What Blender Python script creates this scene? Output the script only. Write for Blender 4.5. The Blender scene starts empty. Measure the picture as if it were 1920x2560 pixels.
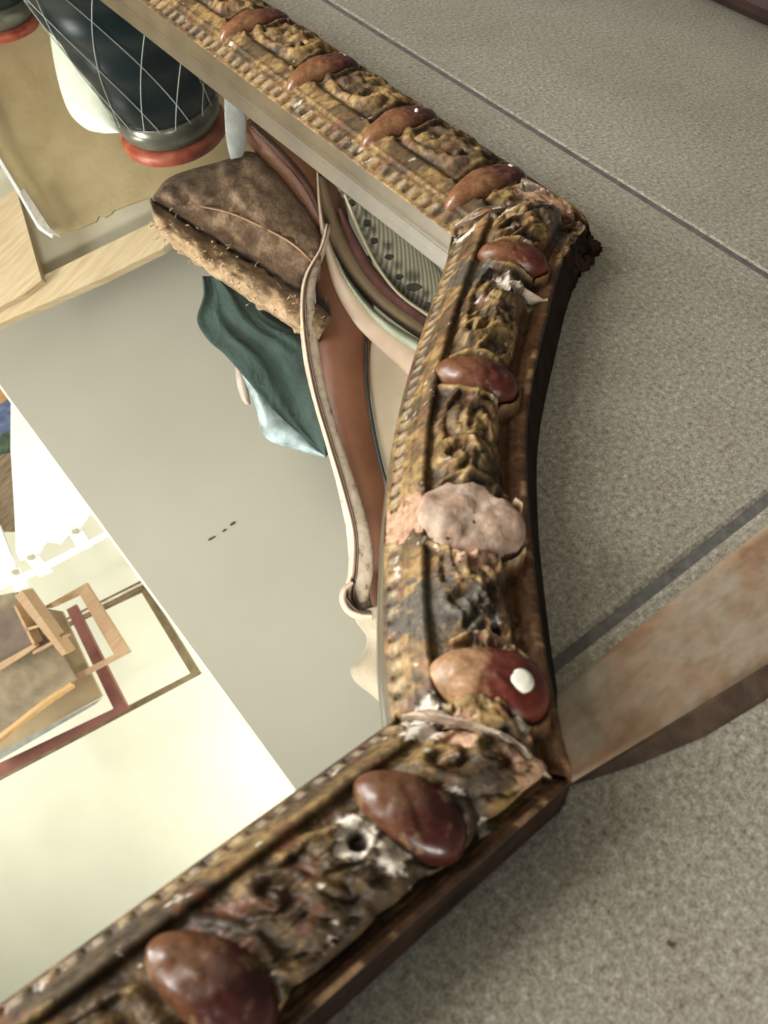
import bpy, math, random
import numpy as np
from mathutils import Matrix, Vector
random.seed(7); rng = np.random.default_rng(11)
S = bpy.context.scene
COL = S.collection
# ------------------------------------------------------------------ camera
F = 2000.0
_d1 = np.array([-2786, -2950, 2000.]); _d2 = np.array([3449, -1960, 2000.])
_X = _d2/np.linalg.norm(_d2); _Y = _d1-_d1.dot(_X)*_X; _Y /= np.linalg.norm(_Y); _Z = np.cross(_X, _Y)
R = np.array([_X, _Y, _Z])
HC = 0.55
ZG = 0.006           # height of the silvered glass
cam = bpy.data.cameras.new('camera'); co = bpy.data.objects.new('camera', cam); COL.objects.link(co)
r_ = R@np.array([1, 0, 0.]); u_ = R@np.array([0, -1, 0.]); b_ = R@np.array([0, 0, -1.])
co.matrix_world = Matrix(((r_[0], u_[0], b_[0], 0), (r_[1], u_[1], b_[1], 0), (r_[2], u_[2], b_[2], HC), (0, 0, 0, 1)))
cam.sensor_fit = 'VERTICAL'; cam.sensor_height = 36; cam.sensor_width = 27; cam.lens = F/2560*36
cam.clip_end = 60; cam.clip_start = 0.02
cam.dof.use_dof = True; cam.dof.focus_distance = 1.25; cam.dof.aperture_fstop = 8.0
S.camera = co
# ------------------------------------------------------------------ world and lamps
w = bpy.data.worlds.new('World'); S.world = w; w.use_nodes = True
w.node_tree.nodes['Background'].inputs[0].default_value = (0.86, 0.95, 1.0, 1)
w.node_tree.nodes['Background'].inputs[1].default_value = 0.11
def area(name, loc, target, size, power, color, sy=None):
    l = bpy.data.lights.new(name, 'AREA'); l.energy = power; l.color = color; l.size = size
    if sy: l.shape = 'RECTANGLE'; l.size_y = sy
    o = bpy.data.objects.new(name, l); COL.objects.link(o); o.location = loc
    o.rotation_euler = (Vector(target)-Vector(loc)).to_track_quat('-Z', 'Y').to_euler(); return o
area('window_light', (-1.85, 2.0, 1.15), (0.4, 0.5, 0), 1.0, 168, (0.98, 0.98, 0.97), 1.5)
area('added_wall_light', (-1.9, 3.0, 3.3), (1.4, 2.2, 4.0), 1.0, 110, (1.0, 0.98, 0.90), 1.0)  # added light out of view, brightens the cream wall and curtains
dl = area('added_room_fill', (-0.7, -1.3, 0.15), (1.3, 1.9, 1.9), 0.9, 38, (1.0, 0.97, 0.90), 0.9); dl.data.spread = math.radians(75)  # added fill out of view, lifts the reflected chair and board
_p = lambda x, y, D: tuple((lambda q: (q[0], q[1], 2*ZG-HC-q[2]))(R@np.array([x-960, y-1280, F])*D/F))
area('hidden_wall_fill', _p(1150, 1950, 4.0), _p(560, 1980, 5.2), .8, 88, (1.0, 0.98, 0.90), .8)  # added light hidden behind the beige board to brighten the cream wall
S.view_settings.view_transform = 'Standard'; S.view_settings.look = 'None'
S.view_settings.exposure = 0.08; S.view_settings.gamma = 1.0
S.cycles.use_denoising = True; S.cycles.max_bounces = 8
S.cycles.sample_clamp_indirect = 4

# ------------------------------------------------------------------ helpers
def ray(px, py): return R@np.array([px-960, py-1280, F])
def refl(px, py, D):
    """point seen in the glass at a picture place, D metres deep: its real place above the glass"""
    p = ray(px, py)*D/F; z = HC+p[2]
    return (p[0], p[1], 2*ZG-z)
def link(name, me, mat=None, parent=None, smooth=True):
    o = bpy.data.objects.new(name, me); COL.objects.link(o)
    if mat: me.materials.append(mat)
    if parent: o.parent = parent
    if smooth and len(me.polygons): me.polygons.foreach_set('use_smooth', [True]*len(me.polygons))
    return o
def mesh(name, v, f, mat=None, parent=None, smooth=False):
    me = bpy.data.meshes.new(name); me.from_pydata([tuple(map(float, q)) for q in v], [], f); me.update()
    import bmesh
    bm = bmesh.new(); bm.from_mesh(me); bmesh.ops.recalc_face_normals(bm, faces=bm.faces); bm.to_mesh(me); bm.free()
    return link(name, me, mat, parent, smooth)
def empty(name, loc=(0, 0, 0)):
    o = bpy.data.objects.new(name, None); COL.objects.link(o); o.location = loc; o.empty_display_size = .02; return o
def tag(o, label=None, cat=None, group=None, kind=None):
    if label: o['label'] = label
    if cat: o['category'] = cat
    if group: o['group'] = group
    if kind: o['kind'] = kind
    return o
def hash2(ix, iy, seed):
    n = (ix.astype(np.int64)*374761393+iy.astype(np.int64)*668265263+seed*974634777) & 0x7fffffff
    n = ((n ^ (n >> 13))*1274126177) & 0x7fffffff
    return ((n ^ (n >> 16)) & 0xffff)/65535.
def vnoise(x, y, seed=0):
    ix, iy = np.floor(x), np.floor(y); fx, fy = x-ix, y-iy
    fx = fx*fx*(3-2*fx); fy = fy*fy*(3-2*fy)
    a = hash2(ix, iy, seed); b = hash2(ix+1, iy, seed); c = hash2(ix, iy+1, seed); d = hash2(ix+1, iy+1, seed)
    return a+(b-a)*fx+(c-a)*fy+(a-b-c+d)*fx*fy
def fbm(x, y, seed=0, o=4):
    s, a, t = 0, .5, 0
    for i in range(o):
        s = s+a*vnoise(x*2**i+i*7.3, y*2**i-i*3.1, seed+i); t += a; a *= .55
    return s/t
def sstep(a, b, x):
    t = np.clip((x-a)/(b-a), 0, 1); return t*t*(3-2*t)

def newmat(name, rough=.6):
    m = bpy.data.materials.new(name); m.use_nodes = True
    nt = m.node_tree; b = nt.nodes['Principled BSDF']; b.inputs['Roughness'].default_value = rough
    return m, nt, b
def nz(nt, scale, detail=4, coord='Object', vec=None, rough=.55, dist=0):
    n = nt.nodes.new('ShaderNodeTexNoise'); n.inputs['Scale'].default_value = scale; n.inputs['Detail'].default_value = detail
    n.inputs['Roughness'].default_value = rough; n.inputs['Distortion'].default_value = dist
    if vec is None:
        tc = nt.nodes.new('ShaderNodeTexCoord'); vec = tc.outputs[coord]
    nt.links.new(vec, n.inputs['Vector']); return n
def ramp(nt, src, stops):
    r = nt.nodes.new('ShaderNodeValToRGB'); e = r.color_ramp.elements
    while len(e) < len(stops): e.new(.5)
    for q, (p, c) in zip(e, stops): q.position = p; q.color = (*c, 1) if len(c) == 3 else c
    nt.links.new(src, r.inputs[0]); return r
def bump(nt, b, src, strength, dist):
    k = nt.nodes.new('ShaderNodeBump'); k.inputs['Strength'].default_value = strength; k.inputs['Distance'].default_value = dist
    nt.links.new(src, k.inputs['Height']); nt.links.new(k.outputs[0], b.inputs['Normal']); return k
def mixc(nt, fac, a, b, mode='MIX'):
    m = nt.nodes.new('ShaderNodeMix'); m.data_type = 'RGBA'; m.blend_type = mode
    if isinstance(fac, (int, float)): m.inputs[0].default_value = fac
    else: nt.links.new(fac, m.inputs[0])
    for i, q in ((6, a), (7, b)):
        if isinstance(q, tuple): m.inputs[i].default_value = (*q, 1)
        else: nt.links.new(q, m.inputs[i])
    return m.outputs[2]
def simple(name, c1, c2, scale=8, rough=.6, bmp=0.0, bscale=None, metal=0, detail=4, spec=.4, stretch=None):
    m, nt, b = newmat(name, rough)
    vec = None
    if stretch:
        tc = nt.nodes.new('ShaderNodeTexCoord'); mp = nt.nodes.new('ShaderNodeMapping')
        mp.inputs['Rotation'].default_value = stretch[1]; mp.inputs['Scale'].default_value = stretch[0]
        nt.links.new(tc.outputs['Object'], mp.inputs[0]); vec = mp.outputs[0]
    n = nz(nt, scale, detail, vec=vec)
    r = ramp(nt, n.outputs[0], [(.32, c1), (.68, c2)]); nt.links.new(r.outputs[0], b.inputs['Base Color'])
    b.inputs['Metallic'].default_value = metal; b.inputs['Specular IOR Level'].default_value = spec
    if bmp:
        n2 = nz(nt, bscale or scale*5, 5, vec=vec); bump(nt, b, n2.outputs[0], 1.0, bmp)
    return m

# ------------------------------------------------------------------ tiled floor
def tile_mat():
    m, nt, b = newmat('speckled_stoneware', .5)
    tc = nt.nodes.new('ShaderNodeTexCoord'); v = tc.outputs['Object']
    a = nz(nt, 165, 5, vec=v, rough=.68); r1 = ramp(nt, a.outputs[0], [(.32, (.185, .150, .10)), (.45, (.335, .300, .238)), (.57, (.41, .378, .312)), (.71, (.61, .585, .52))])
    c = nz(nt, 480, 2, vec=v); r2 = ramp(nt, c.outputs[0], [(.34, (.52, .47, .42)), (.5, (1, 1, 1)), (.68, (1.22, 1.24, 1.22))])
    col = mixc(nt, .75, r1.outputs[0], r2.outputs[0], 'MULTIPLY')
    d = nz(nt, 2.2, 3, vec=v); r3 = ramp(nt, d.outputs[0], [(.35, (.90, .89, .86)), (.65, (1.04, 1.04, 1.04))])
    col = mixc(nt, 1, col, r3.outputs[0], 'MULTIPLY')
    e = nz(nt, 14, 5, vec=v, rough=.7); r4 = ramp(nt, e.outputs[0], [(.36, (.93, .92, .90)), (.5, (1, 1, 1)), (.7, (1.06, 1.06, 1.06))]); col = mixc(nt, .8, col, r4.outputs[0], 'MULTIPLY')
    nt.links.new(col, b.inputs['Base Color']); bump(nt, b, c.outputs[0], .5, .0002)
    b.inputs['Specular IOR Level'].default_value = .35
    return m
TM = tile_mat()
grout = simple('grey_grout', (.10, .095, .085), (.17, .16, .145), 90, .9, .0006)
g = mesh('floor_grout', [(-4, -4, -.0018), (7, -4, -.0018), (7, 7, -.0018), (-4, 7, -.0018)], [(0, 1, 2, 3)], grout); tag(g, kind='structure')
def rbox(x0, y0, x1, y1, z0, z1, bev, mat, name, parent=None, seg=3):
    import bmesh
    bm = bmesh.new(); bmesh.ops.create_cube(bm, size=1)
    for q in bm.verts: q.co = (x0+(q.co.x+.5)*(x1-x0), y0+(q.co.y+.5)*(y1-y0), z0+(q.co.z+.5)*(z1-z0))
    if bev: bmesh.ops.bevel(bm, geom=bm.edges[:], offset=bev, segments=seg, affect='EDGES', profile=.6)
    me = bpy.data.meshes.new(name); bm.to_mesh(me); bm.free(); return link(name, me, mat, parent, False)
tv, tf = [], []
GX, GY, T, gp = .9595, .114, 1.32, .0050
for i in range(-3, 5):
    for j in range(-3, 5):
        x0, x1, y0, y1 = GX+(i-1)*T+gp, GX+i*T-gp, GY+j*T+gp, GY+(j+1)*T-gp
        k = len(tv); e = .0045
        tv += [(x0+e, y0+e, 0), (x1-e, y0+e, 0), (x1-e, y1-e, 0), (x0+e, y1-e, 0), (x0, y0, -.0016), (x1, y0, -.0016), (x1, y1, -.0016), (x0, y1, -.0016)]
        tf += [(k, k+1, k+2, k+3)]+[(k+q, k+(q+1) % 4, k+4+(q+1) % 4, k+4+q) for q in range(4)]
tag(mesh('floor', tv, tf, TM), kind='structure')

# ------------------------------------------------------------------ the mirror and its carved frame
CMN = 0.01
NS = 400
def resample(pts, n, smooth=True):
    p = np.array(pts, float)
    if smooth and len(p) > 2:
        q = []
        e = np.vstack([2*p[0]-p[1], p, 2*p[-1]-p[-2]])
        for i in range(1, len(e)-2):
            for t in np.linspace(0, 1, 24, endpoint=False):
                a, b, c, d = e[i-1], e[i], e[i+1], e[i+2]
                q.append(.5*((2*b)+(-a+c)*t+(2*a-5*b+4*c-d)*t*t+(-a+3*b-3*c+d)*t**3))
        q.append(p[-1]); p = np.array(q)
    L = np.r_[0, np.cumsum(np.linalg.norm(np.diff(p, axis=0), axis=1))]
    s = np.linspace(0, L[-1], n)
    return np.stack([np.interp(s, L, p[:, k]) for k in range(p.shape[1])], 1)
SEG = {
 'bottom': dict(I=[(-34, 14.6), (18.9, 14.5)], O=[(-34, 3.7), (25.3, 3.9)], foot=.3, L=54, h=1, warp=([0, 2.5, 9.0, 10.7, 11.5], [0, 2.4, 9.9, 10.9, 11.5])),
 'corner': dict(I=[(18.9, 14.5), (22.3, 19.6), (26.8, 25.2), (33, 32.2), (39.7, 38.6), (47.8, 45.2), (57.9, 52.9), (62.6, 56.6)],
                O=[(25.5, 4.0), (27.1, 6.6), (31.0, 12.2), (35.6, 17.8), (41.2, 24.1), (48.4, 31), (58.6, 38.6), (68.4, 45.3), (78.2, 50.0)], foot0=.35, foot=1.0, L=62, h=1),
 'top': dict(I=[(62.5, 56.9), (62.5, 235)], O=[(78.3, 50.4), (78.3, 235)], foot=.8, L=180, h=.74, warp=([0, 2.5, 8.8, 11.5], [0, 3.35, 10.4, 11.5])),
}
for d in SEG.values():
    d['Is'] = resample(d['I'], NS); d['Os'] = resample(d['O'], NS)
SR = 11.5
PS = [0, .25, .5, 2.2, 2.5, 2.8, 3.1, 3.7, 5.0, 6.6, 8.0, 8.8, 9.25, 9.8, 10.7, 11.1, 11.5, 11.9, 12.7, 13.8]
PZ = [3.1, 3.35, 3.6, 5.9, 6.25, 6.2, 5.8, 6.2, 6.9, 7.15, 6.6, 5.7, 4.9, 4.55, 4.7, 4.95, 4.95, 4.4, 2.4, 0.0]
def base_z(s, seg='corner'):
    z = np.interp(s, PS, PZ); return np.where(z > 3.4, 3.4+(z-3.4)*SEG[seg]['h'], z)
def P(seg, t, s):
    """cm along the rail, cm outward -> x, y in cm"""
    d = SEG[seg]; u = np.clip(np.asarray(t)/d['L'], 0, 1)*(NS-1)
    i = np.arange(NS)
    I = np.stack([np.interp(u, i, d['Is'][:, k]) for k in (0, 1)], -1); O = np.stack([np.interp(u, i, d['Os'][:, k]) for k in (0, 1)], -1)
    s = np.asarray(s, float)
    if 'warp' in d: s = np.where(s < SR, np.interp(s, *d['warp']), s)
    ft = d['foot'] if 'foot0' not in d else d['foot0']+(d['foot']-d['foot0'])*sstep(0, 9, np.asarray(t, float))
    se = np.where(s > SR, SR+(s-SR)*ft, s)/SR
    return I+(O-I)*se[..., None]
def inv(seg, x, y):
    t = np.linspace(0, SEG[seg]['L'], 700)[:, None]; s = np.linspace(0, SR, 70)[None, :]
    tt, ss = np.broadcast_arrays(t, s); q = P(seg, tt, ss); k = np.argmin((q[..., 0]-x)**2+(q[..., 1]-y)**2)
    return tt.flat[k], ss.flat[k]
# polished oval bosses: centre x, y (cm), half length, half width, direction (deg), kind
CABS = {
 'corner': [(61.6, 46.8, 3.9, 2.0, -46, 'red'), (45.1, 34.9, 4.0, 2.2, -53, 'red'), (33.5, 22.9, 4.4, 3.7, -50, 'bare'), (24.9, 11.8, 4.3, 2.6, -50, 'big')],
 'bottom': [(15.0, 8.5, 3.9, 2.2, -66, 'dark'), (0.9, 8.1, 4.0, 2.2, -64, 'dark'), (-14, 8.2, 3.9, 2.1, -66, 'dark')],
 'top': [(71.2, 60.6, 6.9, 2.6, 3, 'top'), (71.3, 77.4, 6.9, 2.6, 6, 'top'), (71.3, 94.6, 6.9, 2.6, 8, 'top'), (71.3, 112, 6.9, 2.6, 9, 'top'),
         (71.3, 129, 6.9, 2.6, 9, 'top'), (71.3, 146, 6.9, 2.6, 9, 'top'), (71.3, 163, 6.9, 2.6, 9, 'top')],
}
def spiral(c, r0, turns, a0, sgn=1, n=26):
    out = []
    for k in range(n):
        u = k/(n-1); a = a0+sgn*u*turns*2*math.pi; r = r0*(1-u)**.8+.12
        out.append((c[0]+r*math.cos(a), c[1]+r*math.sin(a)))
    return out
def arc(a, b, bow, n=10):
    out = []
    for k in range(n):
        u = k/(n-1); x = a[0]+(b[0]-a[0])*u; y = a[1]+(b[1]-a[1])*u; dx, dy = b[0]-a[0], b[1]-a[1]
        m = math.hypot(dx, dy)+1e-6; h = bow*4*u*(1-u); out.append((x-dy/m*h, y+dx/m*h))
    return out
def relief(T_, S_, strokes):
    H = np.zeros_like(T_)
    dt = T_[1, 0]-T_[0, 0]; ds = S_[0, 1]-S_[0, 0]
    for pts, r, h in strokes:
        p = np.array(pts); lo = p.min(0)-3*r; hi = p.max(0)+3*r
        i0, i1 = int(max(0, lo[0]/dt)), int(min(T_.shape[0], hi[0]/dt+2)); j0, j1 = int(max(0, lo[1]/ds)), int(min(T_.shape[1], hi[1]/ds+2))
        if i1 <= i0 or j1 <= j0: continue
        x = T_[i0:i1, j0:j1]; y = S_[i0:i1, j0:j1]; best = np.full(x.shape, 1e9)
        for k in range(len(p)-1):
            a, b = p[k], p[k+1]; d = b-a; l2 = max(d@d, 1e-9)
            u = np.clip(((x-a[0])*d[0]+(y-a[1])*d[1])/l2, 0, 1)
            w_ = 1-.45*abs((k+u)/(len(p)-1)-.4)
            best = np.minimum(best, ((x-a[0]-u*d[0])**2+(y-a[1]-u*d[1])**2)/w_**2)
        H[i0:i1, j0:j1] = np.maximum(H[i0:i1, j0:j1], h*np.exp(-(best/(r*r))**1.3))
    return H
def collars(seg):
    st = []
    for c in CABS[seg]:
        tc, sc = inv(seg, c[0], c[1]); k = 1.5 if seg == 'top' else 1
        P0 = P(seg, np.array([tc, tc+1., tc]), np.array([sc, sc, sc+1.])); et, es = P0[1]-P0[0], P0[2]-P0[0]
        M = np.linalg.inv(np.stack([et, es], 1)); an = math.radians(c[4]); ux, uy = np.array([math.cos(an), math.sin(an)]), np.array([-math.sin(an), math.cos(an)])
        for a0, a1 in ((-.82, .82), (1.0, 2.3), (3.95, 5.25)):
            pts = []
            for a in np.linspace(a0, a1, 22):
                w_ = ux*(c[2]+.25)*math.cos(a)+uy*(c[3]+.55)*math.sin(a); q = M@w_; pts.append((tc+q[0], sc+q[1]))
            st.append((pts, .40 if seg != 'top' else .36, {'bottom': .35, 'top': .6, 'corner': .8}[seg]*random.uniform(.7, 1.15)))
    return st
def strokes_for(seg):
    st = []; L = SEG[seg]['L']; C = sorted([inv(seg, c[0], c[1])+(c[3],) for c in CABS[seg]])
    edges = [-3]+[c[0] for c in C]+[L+3]
    for a, b in zip(edges[:-1], edges[1:]):
        if b-a < 5: continue
        n = max(1, int(round((b-a)/13)))
        for q in range(n):
            m = a+(b-a)*(q+.5)/n; half = (b-a)/n/2-2.6; k = 1 if (int(m) % 2) else -1
            st.append((spiral((m-half*.42, 5.2), 1.9, 1.0, 1.2, k), .62, 1.25))
            st.append((spiral((m+half*.45, 7.5), 1.75, 1.0, 4.2, -k), .6, 1.2))
            st.append((arc((m-half, 8.6), (m+half*.3, 7.9), .7), .55, .9))
            st.append((arc((m-half*.2, 4.0), (m+half, 4.6), -.6), .5, .85))
            for i in range(4):
                f = i/3-.5
                st.append((arc((m+f*1.0, 6.3), (m+f*2*half*.85, 6.3+(1-abs(f)*1.6)*2.6*(1 if i % 2 else -.8)), f*.9), .5, .8))
            st.append(([(m, 6.2), (m+.2, 6.6)], .85, 1.25))
            st.append(([(m+half*.5, 4.9), (m+half*.5+.3, 5.2)], 1.0, 1.0)); st.append(([(m-half*.5, 7.6), (m-half*.5+.3, 7.8)], 1.1, 1.05))
            for i in range(3):
                x = m+random.uniform(-half, half); y = random.uniform(3.6, 8.9); an = random.uniform(0, 3.14)
                st.append((arc((x, y), (x+1.4*math.cos(an), y+1.4*math.sin(an)), random.uniform(-.5, .5)), random.uniform(.22, .45), random.uniform(.35, .7)))
    return st
# worn places: world x, y (cm), radius, what shows (w = white gesso, p = pink clay, d = dark hole, g = dark grey)
WEAR = [(57.2, 43.6, 1.7, 'w'), (59.0, 41.9, .9, 'w'), (28.3, 14.9, 2.1, 'p'), (28.6, 15.2, .8, 'w'), (28.0, 14.4, .55, 'd'), (11.2, 9.3, 1.5, 'w'), (12.4, 7.2, 1.3, 'w'),
        (11.3, 8.9, .72, 'd'), (19.6, 12.0, 1.8, 'w'), (20.8, 10.6, 1.3, 'p'), (25.5, 19.0, 2.6, 'g'), (27.3, 17.0, 2.2, 'g'), (30.2, 26.8, 2.2, 'p'), (35.2, 20.6, 1.8, 'p'), (30.5, 21.3, 1.4, 'p'),
        (31.2, 19.5, 1.5, 'p'), (63.0, 55.4, 1.4, 'w'), (66.5, 54.2, 1.2, 'w'), (73.6, 53.4, 3.6, 'p'), (74.8, 57.0, 2.0, 'w'), (71.4, 51.8, 1.4, 'w'), (20.3, 12.9, 1.0, 'w'),
        (56.5, 47.5, 2.6, 'g'), (72.2, 49.2, 3.0, 'g'), (24.6, 8.6, .9, 'w'), (23.1, 6.1, 1.6, 'p'), (18.6, 5.2, .45, 'w')]
GOLD = np.array([.275, .172, .062]); GOLD2 = np.array([.125, .072, .025]); DARK = np.array([.030, .018, .010]); BROWN = np.array([.125, .055, .018])
COLS = dict(w=np.array([.60, .53, .44]), p=np.array([.42, .25, .15]), d=np.array([.02, .012, .008]), g=np.array([.085, .068, .048]))
def build_rail(seg, name, parent, mat, step, darkness):
    L = SEG[seg]['L']; t = np.arange(0, L+1e-6, step); s = np.linspace(0, 13.8, 132)
    T_, S_ = np.meshgrid(t, s, indexing='ij'); xy = P(seg, T_, S_); X_, Y_ = xy[..., 0], xy[..., 1]
    Z = base_z(S_, seg)+0.0; sd = {'bottom': 1, 'corner': 2, 'top': 3}[seg]
    nlo = fbm(T_*.35, S_*.35, sd); nhi = fbm(T_*1.6, S_*1.6, sd+9, 5); nf = fbm(T_*5, S_*5, sd+19, 3)
    carved = sstep(3.0, 3.5, S_)*(1-sstep(9.0, 9.5, S_))
    wob = (fbm(T_*.8, S_*.8, sd+31)-.5)*.7; wob2 = (fbm(T_*.8+40, S_*.8, sd+37)-.5)*.7
    Hh = relief(T_, S_, strokes_for(seg))
    ii = np.clip((T_+wob)/step, 0, len(t)-1).astype(int); jj = np.clip((S_+wob2)/(s[1]-s[0]), 0, len(s)-1).astype(int)
    Hh = Hh[ii, jj]
    Hh = (Hh+np.roll(Hh, 1, 0)+np.roll(Hh, -1, 0)+np.roll(Hh, 1, 1)+np.roll(Hh, -1, 1))/5
    Z += carved*(Hh*.88-.36+(nhi-.5)*.30+(nf-.5)*.14)
    Hc = relief(T_, S_, collars(seg))*(.8+.5*(nlo-.3)); Hk = Hc*(S_ > 2.6)*(S_ < 10.8)
    Z = np.maximum(Z, Z*(1-Hk)+Hk*(np.maximum(base_z(S_, seg), 5.0*SEG[seg]['h']+.9)+.75))
    # outline of the carving meets the cove irregularly
    cove = sstep(8.2, 9.4, S_+ (nlo-.5)*2.0 - Hh*.9-Hk*3)*(1-sstep(9.6, 10.4, S_)); Z -= cove*.45
    # bead course on the inner slope
    bp = 1.55 if seg != 'top' else 2.0
    wearb = sstep(.60, .72, fbm(T_*.22, S_*.1, sd+71))
    _e = P(seg, t, np.full_like(t, 1.))-P(seg, t, np.full_like(t, 0.)); _g = np.gradient(P(seg, t, np.full_like(t, 0.)), axis=0); _g /= np.linalg.norm(_g, axis=1)[:, None]+1e-9
    skew = (_e*_g).sum(1)[:, None]
    bz = np.abs(np.sin(math.pi*(T_+S_*skew+(nlo-.5)*.25)/bp))**.6
    bb = sstep(.28, .42, S_)*(1-sstep(.98, 1.12, S_))
    Z += bb*(bz*.48-.34)*(1-.7*wearb)*(.5+nlo)
    Z += .16*np.exp(-((S_-1.55)/.12)**2) - .10*np.exp(-((S_-1.36)/.08)**2)
    Z += (nf-.5)*.07*(S_ > .3)*(S_ < 11.4)+(nlo-.5)*.2*(S_ > .3)
    Z += (fbm(T_*.5, S_*.3, sd+90)-.5)*.25*sstep(10, 11, S_)*(1-sstep(11.6, 13, S_))
    # colour
    C = GOLD2+(GOLD-GOLD2)*sstep(.34, .62, nhi)[..., None]
    m = sstep(.45, .62, fbm(T_*.28+5, S_*.4, sd+50, 5)+darkness)
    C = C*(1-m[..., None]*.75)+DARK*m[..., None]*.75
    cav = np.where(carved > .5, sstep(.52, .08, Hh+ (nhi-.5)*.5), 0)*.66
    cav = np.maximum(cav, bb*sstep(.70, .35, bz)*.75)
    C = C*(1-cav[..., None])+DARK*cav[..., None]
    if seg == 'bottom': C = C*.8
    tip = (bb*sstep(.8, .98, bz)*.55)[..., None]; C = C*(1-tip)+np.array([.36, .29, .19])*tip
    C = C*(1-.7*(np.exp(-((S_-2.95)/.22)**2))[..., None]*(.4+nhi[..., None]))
    red = sstep(.60, .70, fbm(T_*.9, S_*.9, sd+60))*.45
    C = C*(1-red[..., None])+np.array([.17, .062, .028])*red[..., None]
    br = sstep(9.0, 9.6, S_-(.9 if seg == 'bottom' else 0)+(nlo-.5)*1.5)[..., None]; bc = BROWN*(.55+.9*nhi[..., None])*(.5 if seg == 'bottom' else .85); C = C*(1-br)+bc*br
    wl = sstep(11.35, 11.8, S_)[..., None]; C = C*(1-wl)+np.array([.016, .009, .006])*(.6+.8*nhi[..., None])*wl  # outer side painted dark as if in shade
    hk = (sstep(.35, .7, Hk))[..., None]; C = C*(1-hk)+(GOLD*(.55+.9*nhi[..., None]))*hk
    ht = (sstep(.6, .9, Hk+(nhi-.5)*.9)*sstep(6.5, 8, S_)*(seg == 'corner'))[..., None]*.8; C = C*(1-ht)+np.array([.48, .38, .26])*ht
    eg = (sstep(.56, .64, fbm(T_*.7, S_*0+3, sd+81))*sstep(10.9, 11.2, S_)*(1-sstep(11.5, 11.75, S_)))[..., None]
    C = C*(1-eg*.7)+np.array([.40, .24, .12])*eg*.7
    gs = sstep(.755, .79, fbm(T_*1.1+9, S_*1.1, sd+41, 5))*(S_ < 9.3)*(S_ > .3); gs = gs[..., None]
    C = C*(1-gs)+COLS['w']*.85*gs
    for (wx, wy, wr, k) in WEAR:
        d = np.hypot(X_-wx, Y_-wy)/wr+(nhi-.5)*1.7+(nf-.5)*.5; q = sstep(1.0, .82, d)
        if k == 'd': q = sstep(1.0, .7, np.hypot(X_-wx, Y_-wy)/wr+(nhi-.5)*.3); Z -= q*.8
        if k in 'wp': Z -= q*(.25+.5*nf)*.6
        q = q[..., None]; C = C*(1-q)+COLS[k]*(.72+.5*nf[..., None])*q
    # ragged broken ends
    e0 = (fbm(S_*1.3, S_*0, sd+5)-.3)*.8
    for q, sg in ((T_, 1), (L-T_, -1)):
        Z -= sstep(.7, 0, q-e0*.5)*.5*(S_ > .3)
    Z = np.maximum(Z, 0.02*(S_ < 13.7))
    Z[:, 0] = np.minimum(Z[:, 0], 3.1)
    if seg == 'corner':
        q = sstep(50, 59, T_)*sstep(9.5, 11.5, S_); Z = np.where(S_ < 13.7, np.maximum(.02, Z+(fbm(T_*1.1, S_*1.1, 77, 4)-.6)*4.5*q), Z)
        X_ = X_+(fbm(T_*1.4, S_*1.4, 78)-.5)*2.2*q; Y_ = Y_+(fbm(T_*1.4, S_*1.4, 79)-.5)*2.2*q
        q = (q*sstep(.5, .62, fbm(T_*.9, S_*.9, 83)))[..., None]; C = C*(1-q)+np.array([.22, .12, .05])*q
    nT, nS = T_.shape
    V = np.stack([X_, Y_, Z], -1).reshape(-1, 3)*CMN
    # inner lip down to the glass and closed underside
    lipx = xy[:, 0, :]*CMN; gold_l = (GOLD*np.array([.85, .85, .9]))[None, :]
    nl = 7; lips = []
    for k, (dz, ds) in enumerate([(2.95, -.06), (2.8, .0), (2.7, -.05), (1.9, -.10), (1.15, -.06), (1.05, .02), (.62, .0)]):
        q = P(seg, t, np.full_like(t, ds))*CMN; lips.append(np.column_stack([q, np.full(len(t), dz*CMN)]))
    n0 = len(V); V = np.vstack([V]+lips+[np.column_stack([P(seg, t, np.full_like(t, 13.6))*CMN, np.full(len(t), .0)])])
    F_ = []
    idx = np.arange(nT*nS).reshape(nT, nS)
    a = np.stack([idx[:-1, :-1], idx[1:, :-1], idx[1:, 1:], idx[:-1, 1:]], -1).reshape(-1, 4)
    rows = [idx[:, 0]]+[n0+k*nT+np.arange(nT) for k in range(nl)]
    fs = [a]
    for p_, q_ in zip(rows[:-1], rows[1:]): fs.append(np.stack([p_[:-1], q_[:-1], q_[1:], p_[1:]], -1))
    FF = np.vstack(fs).tolist()
    for e in (0, nT-1):                          # end faces
        FF.append([int(x) for x in idx[e, :]][::(1 if e else -1)]+([int(r[e]) for r in rows[1:]][::-1] if e else [int(r[e]) for r in rows[1:]]))
    me = bpy.data.meshes.new(name); me.from_pydata(V.tolist(), [], FF); me.update()
    ca = me.color_attributes.new('Patina', 'FLOAT_COLOR', 'POINT')
    lipc = np.tile(np.array([.27, .20, .105]), (nl*nT, 1))*(.8+.4*np.tile(fbm(t*.6, t*0, sd+3), nl)[:, None])
    lipc[:nT*1] *= .8; lipc[nT*2:nT*3] = lipc[nT*2:nT*3]*.55
    CC = np.vstack([C.reshape(-1, 3), lipc, np.full((nT, 3), .03)]); CC = np.column_stack([np.clip(CC, 0.004, 1), np.ones(len(CC))])
    ca.data.foreach_set('color', CC.ravel().astype(np.float32))
    me.materials.append(mat); me.materials.append(LIPM); me.materials.append(WALLM)
    mi = np.zeros(len(me.polygons), dtype=np.int32); mi[len(a):len(a)+(nT-1)*nl] = 1; mi[:len(a)] = np.where(np.tile(s[:-1] > 11.75, nT-1), 2, 0); me.polygons.foreach_set('material_index', mi)
    return link(name, me, None, parent, True)
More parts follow.
